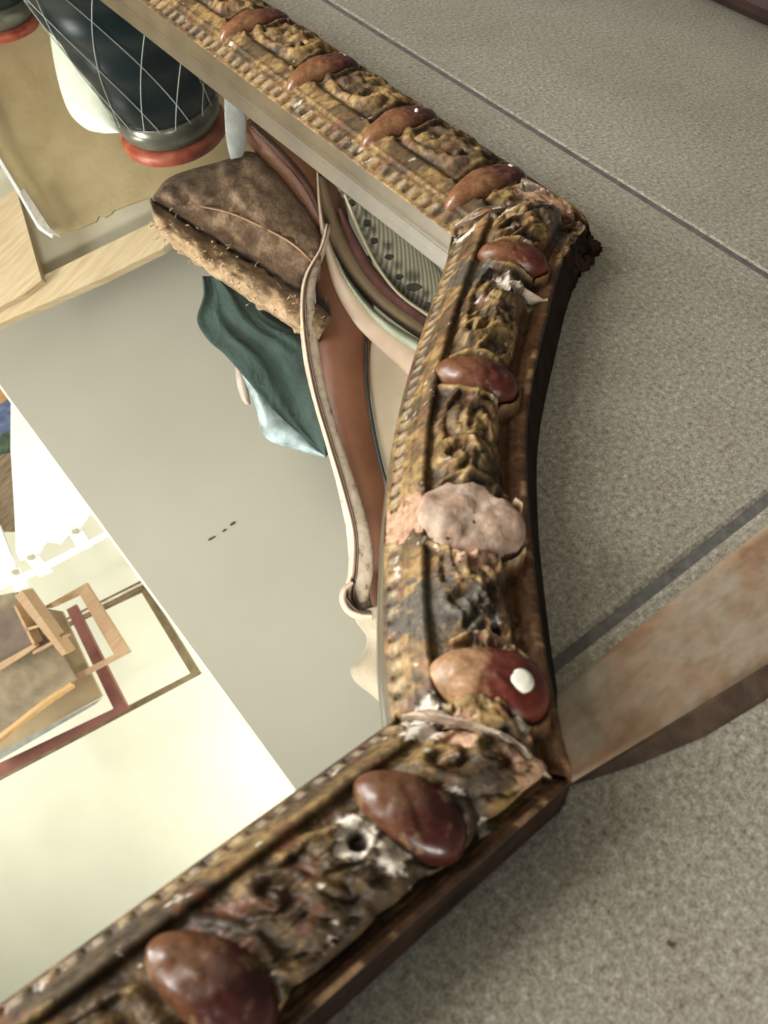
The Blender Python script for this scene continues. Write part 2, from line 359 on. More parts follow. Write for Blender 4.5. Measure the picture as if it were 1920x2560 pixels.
WALLM = simple('dark_shaded_side', (.010, .006, .004), (.030, .016, .009), 30, .85, .001, 200, spec=.08)  # near-black outer side: shade away from the window, put into the colour
LIPM = simple('olive_lip_gilding', (.072, .050, .021), (.115, .082, .038), 14, .42, .0002, 90, metal=.1)
def frame_mat():
    m, nt, b = newmat('worn_gilding', .45)
    at = nt.nodes.new('ShaderNodeAttribute'); at.attribute_name = 'Patina'
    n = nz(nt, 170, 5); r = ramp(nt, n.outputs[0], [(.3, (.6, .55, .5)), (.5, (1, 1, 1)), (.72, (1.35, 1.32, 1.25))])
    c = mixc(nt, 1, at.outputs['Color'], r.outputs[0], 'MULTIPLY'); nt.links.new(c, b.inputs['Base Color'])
    b.inputs['Metallic'].default_value = .12; b.inputs['Specular IOR Level'].default_value = .4
    rr = ramp(nt, n.outputs[0], [(.3, (.72,)*3), (.7, (.46,)*3)]); nt.links.new(rr.outputs[0], b.inputs['Roughness'])
    n2 = nz(nt, 420, 4); bump(nt, b, n2.outputs[0], .7, .0006); return m
def cab_mat(name, inner, outer, rough, pos=(.35, .6), c3=None):
    m, nt, b = newmat(name, rough)
    tc = nt.nodes.new('ShaderNodeTexCoord'); sx = nt.nodes.new('ShaderNodeSeparateXYZ'); nt.links.new(tc.outputs['Generated'], sx.inputs[0])
    n = nz(nt, 70, 4, vec=tc.outputs['Object']); ad = nt.nodes.new('ShaderNodeMath'); ad.operation = 'MULTIPLY_ADD'; ad.inputs[1].default_value = .55
    nt.links.new(n.outputs[0], ad.inputs[0]); sb = nt.nodes.new('ShaderNodeMath'); sb.operation = 'SUBTRACT'; sb.inputs[1].default_value = .27
    nt.links.new(sx.outputs[0], sb.inputs[0]); nt.links.new(sb.outputs[0], ad.inputs[2])
    r = ramp(nt, ad.outputs[0], [(pos[0], inner), (pos[1], outer)])
    n3 = nz(nt, 260, 5, vec=tc.outputs['Object']); r3 = ramp(nt, n3.outputs[0], [(.3, (.62, .6, .6)), (.6, (1.1, 1.1, 1.1)), (.8, (1.7, 1.6, 1.4))])
    n4 = nz(nt, 48, 7, vec=tc.outputs['Object'], rough=.7); r4 = ramp(nt, n4.outputs[0], [(.56, (0, 0, 0)), (.66, (.75, .75, .75))])
    nt.links.new(mixc(nt, r4.outputs[0], mixc(nt, .8, r.outputs[0], r3.outputs[0], 'MULTIPLY'), (.20, .12, .05)), b.inputs['Base Color'])
    rg4 = ramp(nt, n4.outputs[0], [(.45, (rough,)*3), (.7, (.6,)*3)]); nt.links.new(rg4.outputs[0], b.inputs['Roughness'])
    bump(nt, b, n3.outputs[0], .35, .0006); b.inputs['Coat Weight'].default_value = .06 if rough < .5 else 0; b.inputs['Coat Roughness'].default_value = .12
    return m
FM = frame_mat()
CM = dict(red=cab_mat('red_bole', (.15, .055, .022), (.075, .014, .007), .3), big=cab_mat('red_bole_gilt_end', (.36, .20, .10), (.105, .018, .009), .3, (.36, .50)),
          dark=cab_mat('dark_bole', (.12, .048, .020), (.046, .009, .005), .28, (.3, .62)), top=cab_mat('gilt_and_red_bole', (.20, .085, .036), (.085, .016, .009), .2, (.42, .66)),
          bare=simple('bare_plaster', (.28, .16, .10), (.52, .40, .30), 55, .8, .0018, 120, detail=7))
DOT = simple('white_dot', (.72, .68, .56), (.80, .76, .64), 200, .7)
mirror = empty('wall_mirror', (0.3, 0.3, 0)); tag(mirror, 'gilded carved wooden mirror lying on speckled tiles, red oval bosses, chipped gesso corners', 'mirror')
def own(o):
    o.parent = mirror; o.matrix_parent_inverse = Matrix.Translation(mirror.location).inverted(); return o
def cabochon(c, seg, rail):
    x, y, a, b, ang, kind = c; t0, s0 = inv(seg, x, y); zb = float(base_z(s0, seg))-.95
    V, F_ = [], []; nr, na = 16, 48; h = {'bare': .85, 'big': 1.8, 'top': 1.75}.get(kind, 1.7)
    for i in range(nr+1):
        u = i/nr; ph = u*math.pi/2
        for k in range(na):
            th = 2*math.pi*k/na; cx = math.cos(th); rr = math.sin(ph)**(.85)
            wd = b*(1+.16*cx*rr) if kind != 'bare' else b*(1+.1*math.sin(3*th+1)+.06*math.sin(5*th)+.05*math.sin(9*th)+.035*math.sin(14*th+2)+.03*math.sin(23*th))
            px_, py_ = a*rr*cx*(1-.03*math.sin(2*th)), wd*rr*math.sin(th)
            zz = zb+h*math.cos(ph)**(.75 if kind != 'bare' else .45)-(1.2*u**6)
            zz += .26*(float(vnoise(np.array(px_*1.5+x*3), np.array(py_*1.7+y*2), 7))-.5)*(1-u**3)
            if kind == 'bare': zz += .5*(vnoise(np.array(px_*.9+50), np.array(py_*1.5+50), 4)-.5)+.22*sstep(.72, .9, u)*(1-sstep(.92, 1.0, u))
            else: zz -= .10*px_*px_/6 - .05*math.sin(px_*1.3+x)+.10*(float(vnoise(np.array(px_*.8+x), np.array(py_*.9+y), 5))-.5)
            V.append((px_*CMN, py_*CMN, zz*CMN))
    for i in range(nr):
        for k in range(na): F_.append((i*na+k, i*na+(k+1) % na, (i+1)*na+(k+1) % na, (i+1)*na+k))
    o = mesh('boss', V, F_, CM[kind], None, True)
    o.location = (x*CMN, y*CMN, 0); o.rotation_euler = (0, 0, math.radians(ang)); o.parent = rail
    o.matrix_parent_inverse = rail.matrix_world.inverted()
    return o, zb+h
rails = {}
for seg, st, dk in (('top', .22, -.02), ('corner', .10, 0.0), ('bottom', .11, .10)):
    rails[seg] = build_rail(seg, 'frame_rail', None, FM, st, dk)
bpy.context.view_layer.update()
for seg in rails:
    for c in CABS[seg]:
        o, zt = cabochon(c, seg, rails[seg])
        if c[5] == 'bare': o['label'] = 'bare pinkish plaster boss with its gilding lost'
        if c[5] == 'big': o['label'] = 'large red boss with gilt inner end and a white dot'
rails['bottom']['label'] = 'darkest rail nearest the viewer with two dark red bosses'
rails['corner']['label'] = 'curved corner rail between two cracked joints'
rails['top']['label'] = 'long rail receding to the top with slanted bosses'
def dome(name, x, y, z, r, h, mat, parent, n=20):
    V, F_ = [(x*CMN, y*CMN, (z+h)*CMN)], []
    for i in range(1, 5):
        for k in range(n):
            a = 2*math.pi*k/n; u = i/4; V.append(((x+r*u*math.cos(a))*CMN, (y+r*u*math.sin(a))*CMN, (z+h*math.sqrt(max(0, 1-u*u))-(.2 if i == 4 else 0))*CMN))
    for k in range(n): F_.append((0, 1+k, 1+(k+1) % n))
    for i in range(3):
        for k in range(n): F_.append((1+i*n+k, 1+(i+1)*n+k, 1+(i+1)*n+(k+1) % n, 1+i*n+(k+1) % n))
    return mesh(name, V, F_, mat, parent, True)
def boss_top(seg, k, u, v):
    """a place on a boss, u along and v across (-1..1) -> x, y, z in cm"""
    x, y, a, b, ang, kind = CABS[seg][k]; t0, s0 = inv(seg, x, y); zb = float(base_z(s0, seg))-.95; h = {'big': 1.8, 'top': 1.75}.get(kind, 1.7)
    rr = math.hypot(u, v); ph = math.asin(min(1, rr**(1/.85))); an = math.radians(ang); px_, py_ = a*u, b*v*(1+.16*u)
    z = zb+h*math.cos(ph)**.75-1.2*(ph/1.5708)**6-.10*px_*px_/6-.05*math.sin(px_*1.3+x)+.10*(float(vnoise(np.array(px_*.8+x), np.array(py_*.9+y), 5))-.5)
    return x+px_*math.cos(an)-py_*math.sin(an), y+px_*math.sin(an)+py_*math.cos(an), z
for (seg, k, u, v, r) in (('corner', 3, .42, -.02, .92), ('top', 0, .60, .12, .42), ('top', 2, .60, .10, .42), ('top', 1, .30, -.2, .26)):
    x, y, z = boss_top(seg, k, u, v); dome('white_dot', x, y, z+.02, r, .16, DOT, rails[seg])
# the glass
gm = bpy.data.materials.new('silvered_glass'); gm.use_nodes = True; nt = gm.node_tree; nt.nodes.clear()
ou = nt.nodes.new('ShaderNodeOutputMaterial'); gl = nt.nodes.new('ShaderNodeBsdfGlossy'); gl.inputs['Roughness'].default_value = 0.0
gl.inputs['Color'].default_value = (.88, .90, .87, 1); df = nt.nodes.new('ShaderNodeBsdfDiffuse'); df.inputs[0].default_value = (.6, .58, .52, 1); mx = nt.nodes.new('ShaderNodeMixShader')
n_ = nz(nt, 5, 6, rough=.65, dist=.6); rr_ = ramp(nt, n_.outputs[0], [(.3, (.001,)*3), (.7, (.02,)*3)]); nt.links.new(rr_.outputs[0], mx.inputs[0])
nt.links.new(gl.outputs[0], mx.inputs[1]); nt.links.new(df.outputs[0], mx.inputs[2]); nt.links.new(mx.outputs[0], ou.inputs[0])
gi = [(-34, 13.2), (19.6, 13.2), (27.8, 24.6), (33.9, 31.4), (40.6, 37.7), (48.7, 44.2), (58.8, 51.9), (63.6, 55.8), (63.6, 235), (-34, 235)]
n = len(gi); gv = [(x*CMN, y*CMN, ZG) for x, y in gi]+[(x*CMN, y*CMN, .001) for x, y in gi]
glass = mesh('mirror_glass', gv, [tuple(range(n)), tuple(range(2*n-1, n-1, -1))]+[(k, k+n, (k+1) % n+n, (k+1) % n) for k in range(n)], gm)
own(glass)
for r in rails.values(): own(r)
# splinters and flakes at the open corners, each a piece of the joint filler
FL = simple('broken_gesso', (.26, .17, .10), (.58, .47, .36), 60, .8, .001)
def flake(pts, z, th, seg, mat=FL):
    zz = [float(base_z(inv(seg, x, y)[1], seg))+.30 for x, y in pts]
    V = [(x*CMN, y*CMN, (z_+random.uniform(-.05, .05))*CMN) for (x, y), z_ in zip(pts, zz)]; n = len(V); V += [(a+.0006, b-.0006, c-th*CMN) for a, b, c in V]
    mesh('gesso_chip', V, [tuple(range(n)), tuple(range(2*n-1, n-1, -1))]+[(k, (k+1) % n, n+(k+1) % n, n+k) for k in range(n)], mat, None, False)
    o = COL.objects[-1]; o.parent = rails[seg]; return o
def jag(a, b, wdt, n=9, jit=.3):
    a, b = np.array(a), np.array(b); d = b-a; l = np.linalg.norm(d); nrm = np.array([-d[1], d[0]])/l; up, dn = [], []
    for k in range(n):
        u = k/(n-1); w_ = wdt*math.sin(math.pi*(u*.86+.07))
        up.append(a+d*u+nrm*(w_*.5+random.uniform(-jit, jit)*w_)); dn.append(a+d*u-nrm*(w_*.5+random.uniform(-jit, jit)*w_))
    return [tuple(q) for q in up+dn[::-1]]
flake(jag((63.5, 57.6), (70.0, 55.0), 1.0, 9, .15), 5.75, .9, 'top'); flake(jag((66.5, 53.6), (72.4, 51.8), .9, 9, .15), 6.9, .9, 'corner')
flake(jag((19.4, 14.2), (22.4, 8.6), .5, 9, .15), 6.2, .6, 'corner'); flake(jag((22.2, 9.2), (24.2, 4.8), .3, 9, .15), 5.6, .5, 'corner')
flake(jag((58.5, 42.7), (61, 40.6), .5, 9, .2), 6.5, .4, 'corner'); flake(jag((74.4, 58.3), (76.8, 53.8), 1.2, 9, .25), 5.9, .8, 'top')

# ------------------------------------------------------------------ plank and things on the tiles
def plank_mat():
    m, nt, b = newmat('weathered_plank', .55)
    tc = nt.nodes.new('ShaderNodeTexCoord'); mp = nt.nodes.new('ShaderNodeMapping'); mp.inputs['Scale'].default_value = (1, 2.2, 1); nt.links.new(tc.outputs['Object'], mp.inputs[0])
    n = nz(nt, 7, 8, vec=mp.outputs[0], rough=.6); r = ramp(nt, n.outputs[0], [(.28, (.16, .09, .05)), (.42, (.31, .19, .11)), (.55, (.36, .28, .20)), (.75, (.42, .37, .30))])
    n2 = nz(nt, 60, 4, vec=mp.outputs[0]); r2 = ramp(nt, n2.outputs[0], [(.3, (.75, .72, .7)), (.6, (1.1, 1.1, 1.1))])
    nt.links.new(mixc(nt, .7, r.outputs[0], r2.outputs[0], 'MULTIPLY'), b.inputs['Base Color']); bump(nt, b, n2.outputs[0], .5, .001); return m
plank = empty('wooden_plank', (.6, .05, 0)); tag(plank, 'weathered pinkish brown plank lying across the tiles beside the mirror corner', 'plank')
def strip_prism(name, prof, x0, x1, mat, slope0=0, slope1=0, n=40):
    V, F_ = [], []; m_ = len(prof)
    for i in range(n+1):
        u = i/n; x = x0+(x1-x0)*u
        for (y, z, k) in prof:
            tp = float(sstep(.262, .37, x)) if 'edge' in name else 1; yy = .0298+(y-.0298)*tp+(.004*(float(fbm(np.array(x*14), np.array(y*30), 3))-.5) if y < .085 and 'edge' in name and y < .029 else .0)
            V.append((x, yy+k*(x-.35)+.0008*math.sin(9*x+yy*40), z))
    for i in range(n):
        for k in range(m_): F_.append((i*m_+k, i*m_+(k+1) % m_, (i+1)*m_+(k+1) % m_, (i+1)*m_+k))
    F_ += [tuple(range(m_)), tuple(range(n*m_, (n+1)*m_))]
    return mesh(name, V, F_, mat, plank, True)
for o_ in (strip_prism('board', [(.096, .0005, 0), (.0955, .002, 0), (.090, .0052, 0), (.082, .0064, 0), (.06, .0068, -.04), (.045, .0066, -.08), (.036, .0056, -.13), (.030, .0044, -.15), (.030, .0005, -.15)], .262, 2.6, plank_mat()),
           strip_prism('shade_edge', [(.0298, .0043, -.15), (.026, .0034, -.15), (.020, .0022, -.16), (.014, .0012, -.16), (.010, .0006, -.16), (.010, .0001, -.16), (.0298, .0005, -.15)], 0.268, 2.6, simple('maroon_shade', (.040, .023, .015), (.125, .078, .048), 30, .7, .001))):  # thin dark strip along the board, its colour stands for the shadow there
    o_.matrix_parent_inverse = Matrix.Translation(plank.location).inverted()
leg = rbox(1.66, .74, 1.98, 1.02, 0, .25, .05, simple('dark_brown_wood', (.018, .009, .007), (.04, .02, .015), 12, .5), 'furniture_foot', None, 5)
tag(leg, 'dark brown furniture foot standing on the tiles at the far right corner', 'furniture foot')
for i, (x, y, r, lab) in enumerate([(.2496, -.068, .0022, 'tiny dark crumb on the near tile below the plank'), (.195, -.093, .0022, 'tiny brown crumb on the near tile closest to the viewer')]):
    V = [(x+r*math.cos(a)*random.uniform(.6, 1.3), y+r*math.sin(a)*random.uniform(.6, 1.3), .0003) for a in np.linspace(0, 6.28, 8)[:-1]]
    V += [(x, y, .0028), (x, y, .0001)]
    c = mesh('crumb', V, [(k, (k+1) % 7, 7) for k in range(7)]+[((k+1) % 7, k, 8) for k in range(7)], simple('crumb_brown', (.05, .02, .015), (.10, .04, .02), 300, .8)); tag(c, lab, 'crumb', 'crumbs on the tiles')

# ------------------------------------------------------------------ the room that shows in the glass
def slab(name, poly, D, th, mat, parent=None, Ds=None):
    n = len(poly); A = [refl(x, y, (Ds[k] if Ds else D)) for k, (x, y) in enumerate(poly)]
    c = R@np.array([0, 0, 1.]); c[2] *= -1
    Bk = [tuple(np.array(a)+c*th) for a in A]
    return mesh(name, A+Bk, [tuple(range(n)), tuple(range(2*n-1, n-1, -1))]+[(k, (k+1) % n, n+(k+1) % n, n+k) for k in range(n)], mat, parent)
def loft(name, A, B, D, bulge, th, mat, parent=None, n=60, m=16, D2=None, rough=0, prof=None, seed=1, edge=.0):
    A = resample(A, n); B = resample(B, n); V = []
    for i in range(n):
        Dl = D if D2 is None else D+(D2-D)*i/(n-1)
        for j in range(m):
            v = j/(m-1); p = A[i]*(1-v)+B[i]*v; q = prof(v, i/(n-1)) if prof else math.sin(math.pi*v)**.6
            dd = Dl-bulge*q
            if rough: dd += rough*(float(fbm(np.array(p[0]*.03), np.array(p[1]*.03), seed))-.5)
            if edge and j in (0, m-1): p = p+edge*(vnoise(np.array([i*.9, i*.9+9]), np.array([j*3., j*3.]), seed)-.5)
            V.append(refl(p[0], p[1], dd))
        for v in (1, 0):
            p = A[i]*(1-v)+B[i]*v; V.append(refl(p[0], p[1], Dl+th))
    m2 = m+2; F_ = []
    for i in range(n-1):
        for j in range(m2): F_.append((i*m2+j, i*m2+(j+1) % m2, (i+1)*m2+(j+1) % m2, (i+1)*m2+j))
    F_ += [tuple(range(m2)), tuple(range((n-1)*m2, n*m2))]
    return mesh(name, V, F_, mat, parent, True)
def home(o, D, x, y):                       # an empty at a reflected thing
    return empty(o, refl(x, y, D))
def kids(root):
    bpy.context.view_layer.update()
    for c in [c for c in bpy.data.objects if c.parent == root]: c.matrix_parent_inverse = root.matrix_world.inverted()
# far wall and ceiling, cream paint
CR = simple('cream_wall_paint', (.57, .55, .435), (.61, .59, .47), 3, .9)
wall = slab('wall', [(-900, 0), (1500, 0), (1500, 3200), (-900, 3200)], 5.2, .1, CR); tag(wall, kind='structure')
# large greenish beige board
BE = simple('greenish_beige_laminate', (.275, .256, .205), (.295, .275, .22), 2.2, .6, .0003, 40, spec=.3)
board = empty('partition_board', refl(600, 1200, 3.0)); tag(board, 'large greenish beige board with three small dark holes, reflected in the mirror', 'board')
slab('panel', [(-60, 500), (1300, 300), (1300, 2738), (-60, 878)], 3.0, .03, BE, board)
slab('pale_edge', [(-60, 879), (1300, 2739), (1300, 2751), (-60, 889)], 3.002, .03, simple('pale_edge_band', (.55, .55, .47), (.6, .6, .52), 20, .6), board)
HO = simple('dark_hole', (.03, .02, .015), (.05, .03, .02), 60, .8)
for x, y, a, b in ((582, 1309, 7, 5), (561, 1326, 5, 4), (535, 1343, 4, 3), (527, 1347, 7, 4)):
    slab('hole', [(x+a*math.cos(q)-b*.4*math.sin(q), y+b*math.sin(q)-a*.4*math.cos(q)) for q in np.linspace(0, 6.28, 13)[:-1]], 2.997, .002, HO, board)
kids(board)
# pine trestle and pale boards, upper left of the glass
def wood(name, c1, c2, rot, sc=22, rough=.5): return simple(name, c1, c2, sc, rough, .0006, None, stretch=((1, 14, 1), (0, 0, rot)))
PINE = wood('pine', (.46, .34, .19), (.58, .46, .29), .35, 8)
trestle = empty('pine_rail', refl(200, 720, 2.7)); tag(trestle, 'light pine rail with an upright fixed to it, low in the reflected room', 'rail')
slab('rail', [(-60, 772), (395, 548), (470, 570), (405, 622), (260, 694), (-60, 835)], 2.72, .05, PINE, trestle)
slab('upright', [(-60, 540), (0, 500), (40, 470), (104, 700), (60, 735), (-60, 800)], 2.68, .035, PINE, trestle); kids(trestle)
pb = slab('cream_board', [(-60, 420), (420, 420), (470, 480), (440, 580), (100, 704), (-60, 780)], 2.8, .02, simple('cream_board_paint', (.52, .47, .34), (.57, .52, .38), 8, .6)); tag(pb, 'cream board behind the pine rail, reflected in the mirror', 'board')
TAN = simple('tan_paper', (.28, .21, .10), (.37, .29, .155), 7, .6, .001, 60)
tp = empty('cardboard_sheet', refl(300, 350, 2.6)); tag(tp, 'tan cardboard sheet with worn edge and white taped side behind the bottle', 'cardboard')
jagp = [(130, 592), (150, 585), (200, 570), (240, 553), (247, 540), (262, 543), (278, 534), (284, 526), (330, 508), (390, 488)]
slab('sheet', [(-60, 40), (700, -60), (700, 420), (395, 488)]+jagp[::-1]+[(-60, 330)], 2.62, .01, TAN, tp)
WH = simple('white_trim', (.60, .60, .58), (.72, .72, .70), 20, .5)
slab('tape', [(-60, 230), (0, 395), (100, 560), (135, 580), (130, 595), (95, 572), (30, 460), (-60, 320)], 2.58, .012, WH, tp)
slab('tape', [(60, 470), (125, 570), (150, 590), (118, 580), (95, 560), (50, 482)], 2.56, .012, simple('grey_trim', (.30, .27, .22), (.42, .38, .31), 40, .6), tp); kids(tp)

# curtains and rod
CU = simple('white_voile', (.86, .86, .82), (.90, .90, .86), 30, .8)
cur_rod = slab('curtain_rod', [(-60, 1490), (-60, 1504), (120, 1422), (283, 1334), (280, 1322), (110, 1408)], 4.0, .02, simple('white_rod', (.9, .9, .86), (.93, .93, .9), 20, .5)); tag(cur_rod, 'white curtain rod running through the scalloped curtain tabs', 'curtain rod')
def curtain(name, poly, tabs, lab):
    o = empty(name, refl(poly[0][0], poly[0][1], 4.05)); tag(o, lab, 'curtain', 'white curtains on the rod')
    slab('cloth', poly, 4.06, .015, CU, o)
    for (x, y, dx, dy) in tabs:
        slab('tab', [(x-18, y-8), (x+14, y-22), (x+14+dx, y-22+dy), (x-18+dx, y-8+dy)], 4.02, .01, CU, o)
        slab('button', [(x+9*math.cos(q)-1, y+7*math.sin(q)-9) for q in np.linspace(0, 6.28, 13)[:-1]], 3.99, .01, simple('button_shell', (.36, .32, .2), (.45, .4, .28), 60, .5), o)
    kids(o); return o
curtain('curtain', [(27, 985), (300, 1345), (243, 1283), (222, 1287), (205, 1312), (200, 1330), (168, 1338), (150, 1360), (118, 1355), (105, 1366), (98, 1385), (52, 1402), (40, 1380), (36, 1280), (26, 1120)],
        [(188, 1338, 28, 50), (77, 1403, 40, 48)], 'larger white curtain beside the beige board with scalloped tab top')
curtain('curtain', [(-60, 1250), (0, 1315), (28, 1390), (42, 1432), (20, 1455), (-10, 1465), (-60, 1470)], [(38, 1440, 18, 50)], 'second white curtain at the left edge of the mirror')
ow = slab('orange_shutter_board', [(-60, 940), (0, 962), (27, 985), (0, 1005), (-60, 1030)], 4.1, .03, simple('orange_wood', (.45, .22, .08), (.55, .29, .12), 20, .5)); tag(ow, 'orange wooden board above the blue cloth', 'board')
bc = slab('blue_cloth', [(-60, 1030), (27, 985), (25, 1070), (0, 1085), (-60, 1110)], 4.14, .04, simple('blue_pattern', (.04, .07, .16), (.14, .18, .30), 25, .8)); tag(bc, 'dark blue patterned cloth seen past the curtain', 'cloth')
pot = slab('garden_shrub', [(-60, 1100), (0, 1085), (25, 1070), (27, 1130), (-60, 1150)], 4.16, .04, simple('shrub_green', (.02, .035, .02), (.10, .13, .08), 30, .9)); tag(pot, 'dark green shrub seen between the curtains', 'shrub')
sb = slab('stacked_planks', [(-60, 1130), (28, 1130), (34, 1250), (36, 1330), (0, 1330), (-60, 1300)], 4.18, .04, wood('brown_planks', (.10, .065, .035), (.26, .18, .10), .3, 10)); tag(sb, 'brown stacked planks seen past the curtain edge', 'planks')

# picture frames on the cream wall
def pframe(name, outer, inner, D, th, mat, lab, sides=(0, 1, 2, 3)):
    o = empty(name, refl(outer[0][0], outer[0][1], D)); tag(o, lab, 'picture frame', 'empty picture frames on the cream wall')
    for k in sides:
        a, b = outer[k], outer[(k+1) % 4]; c, d = inner[(k+1) % 4], inner[k]
        slab('frame_side', [a, b, c, d], D+.002*k, th, mat, o)
    kids(o); return o
DKW = simple('dark_bronze_wood', (.11, .075, .035), (.20, .145, .075), 15, .45)
LTW = wood('light_oak', (.42, .255, .13), (.53, .345, .19), 1.0, 9)
RDW = simple('red_brown_wood', (.17, .058, .045), (.225, .082, .06), 12, .45)
pframe('picture_frame', [(354, 1450), (502, 1686), (-30, 1968), (-180, 1720)], [(354, 1482), (476, 1684), (-30, 1948), (-150, 1720)], 4.6, .03, DKW, 'large dark bronze picture frame reaching closest to the beige board')
for q in (0, 10):
    o = slab('frame_moulding', [(354-q*.2, 1456+q), (354, 1463+q), (60, 1612+q), (60, 1604+q)], 4.58, .02, DKW if q else simple('pale_line', (.5, .42, .3), (.6, .5, .36), 20, .5)); tag(o, 'thin %s moulding along the top of the dark frame' % ('dark' if q else 'pale'), 'moulding')
pframe('picture_frame', [(168, 1521), (318, 1785), (-60, 2010), (-220, 1740)], [(185, 1515), (0, 1500), (0, 1500), (0, 1500)], 4.4, .03, RDW, 'red brown frame crossing behind the oak frame', sides=())
rf = [o for o in bpy.data.objects if o.get('label', '').startswith('red brown')][0]
slab('frame_side', [(166, 1524), (188, 1512), (320, 1772), (285, 1775)], 4.40, .03, RDW, rf); slab('frame_side', [(285, 1772), (322, 1772), (-60, 1974), (-60, 1936)], 4.402, .03, RDW, rf); kids(rf)
pframe('picture_frame', [(215, 1458), (325, 1632), (130, 1735), (100, 1522)], [(200, 1488), (285, 1636), (130, 1716), (130, 1520)], 4.2, .03, LTW, 'small light oak frame hanging over the red brown one', sides=(0, 1, 3))
tb = slab('plywood_backing', [(100, 1520), (155, 1530), (255, 1742), (-60, 1915), (-60, 1850), (150, 1730)], 4.3, .02, simple('plywood_tan', (.30, .215, .11), (.36, .265, .145), 8, .6)); tag(tb, 'tan plywood backing panel behind the box shelf', 'panel')
gy = slab('glazed_panel', [(256, 1744), (240, 1760), (-60, 1935), (-60, 1912)], 4.29, .01, simple('grey_edge', (.22, .22, .2), (.3, .3, .27), 20, .4)); tag(gy, 'grey edged glass sheet below the plywood backing', 'panel')
sh = empty('box_shelf', refl(80, 1600, 4.0)); tag(sh, 'small wooden box shelf with open compartments and dowels', 'shelf')
slab('side', [(36, 1490), (55, 1476), (166, 1632), (155, 1640)], 3.95, .12, LTW, sh)
slab('back', [(-60, 1500), (40, 1480), (155, 1640), (190, 1700), (0, 1830), (-60, 1850)], 4.12, .02, simple('shelf_back', (.19, .145, .085), (.29, .225, .145), 14, .7), sh)
slab('divider', [(60, 1572), (100, 1560), (104, 1566), (64, 1578)], 4.0, .1, LTW, sh); slab('divider', [(80, 1628), (155, 1590), (158, 1596), (82, 1636)], 4.0, .1, LTW, sh)
slab('divider', [(38, 1512), (88, 1610), (82, 1614), (34, 1516)], 4.0, .1, LTW, sh)
slab('compartment', [(-60, 1560), (38, 1515), (84, 1610), (0, 1660), (-60, 1690)], 4.03, .06, simple('dark_box_inside', (.10, .065, .045), (.17, .115, .08), 10, .6), sh)
slab('box_lip', [(-60, 1690), (84, 1610), (90, 1618), (0, 1676), (-60, 1706)], 3.98, .05, LTW, sh); kids(sh)
dw = loft('dowel', [(-60, 1880), (0, 1835), (100, 1755), (180, 1702)], [(-60, 1900), (0, 1858), (110, 1772), (188, 1718)], 3.9, .015, .02, wood('golden_dowel', (.48, .27, .10), (.62, .38, .17), .6, 9), seed=3); tag(dw, 'turned golden wooden dowel leaning under the box shelf', 'dowel')

# wicker bottle and helpers, top left
GLS = simple('bottle_green_glass', (.001, .004, .005), (.002, .009, .010), 3, .3, spec=.2)
METL = simple('grey_metal', (.10, .10, .075), (.16, .155, .12), 20, .28, metal=.5)
REDR = simple('red_orange_rubber', (.22, .022, .012), (.42, .12, .045), 16, .45)
NET = simple('grey_wire', (.20, .22, .20), (.30, .31, .28), 20, .45)
def bottle(ax0, ax1, rad, D, D1, lab, label_group='netted bottles', net=True):
    """upright round vessel lying along ax0 -> ax1 in the reflected view"""
    a = np.array(refl(*ax0, D)); b = np.array(refl(*ax1, D1)); d = b-a; Lh = np.linalg.norm(d); d /= Lh
    q = Vector(d).to_track_quat('Z', 'X').to_matrix()
    o = empty('netted_bottle', tuple(a)); tag(o, lab, 'bottle', label_group)
    def lathe(nm, prof, mat, par=o, n=48):
        V, F_ = [], []
        for (r, z) in prof:
            for k in range(n):
                th = 2*math.pi*k/n; v = q@Vector((r*math.cos(th), r*math.sin(th), z)); V.append((v.x, v.y, v.z))
        m_ = len(prof)
        for i in range(m_-1):
            for k in range(n): F_.append((i*n+k, i*n+(k+1) % n, (i+1)*n+(k+1) % n, (i+1)*n+k))
        F_ += [tuple(range(n)), tuple(range((m_-1)*n, m_*n))]
        return mesh(nm, V, F_, mat, par, True)
    rr = rad; top = -.75
    def rad_at(z): return rr*(1.0+.95*max(0, (Lh*.62-z))**1.15/.5)
    zs = np.linspace(top, Lh*.60, 60)
    lathe('body', [(rad_at(z)*(1+.014*math.sin(z*2*math.pi/.115)), z) for z in zs]+[(rr*.95, Lh*.66)], GLS)
    lathe('collar', [(rr*.93, Lh*.64), (rr*.99, Lh*.66), (rr*1.0, Lh*.74), (rr*.96, Lh*.83), (rr*.88, Lh*.88), (rr*.80, Lh*.89)], METL)
    lathe('rim', [(rr*.80, Lh*.88), (rr*.99, Lh*.89), (rr*1.03, Lh*.92), (rr*1.02, Lh*.985), (rr*.93, Lh*1.0), (rr*.5, Lh*.98)], REDR)
    if net:
        V, F_ = [], []
        for sg in (1, -1):
            for k in range(11):
                for i in range(60):
                    z = top+(Lh*.66-top)*i/59; th = 2*math.pi*k/11+sg*z*2.1; ra = rad_at(z)*1.02
                    c = np.array([ra*math.cos(th), ra*math.sin(th), z]); e1 = np.array([math.cos(th), math.sin(th), 0]); e2 = np.array([-math.sin(th), math.cos(th), 0])
                    for a_ in range(5):
                        v = q@Vector(c+.0014*(e1*math.cos(a_*1.2566)+e2*math.sin(a_*1.2566))); V.append((v.x, v.y, v.z))
                b0 = len(V)-300
                for i in range(59):
                    for a_ in range(5): F_.append((b0+i*5+a_, b0+i*5+(a_+1) % 5, b0+(i+1)*5+(a_+1) % 5, b0+(i+1)*5+a_))
        mesh('wire_net', V, F_, NET, o, True)
    return o
bottle((340, 60), (440, 335), .150, 2.05, 2.32, 'dark green bottle in wire netting with red rim, reflected beside the mirror rail')
bottle((-90, -160), (0, 72), .12, 2.3, 2.5, 'second netted bottle, only its red rim showing at the left', net=False)
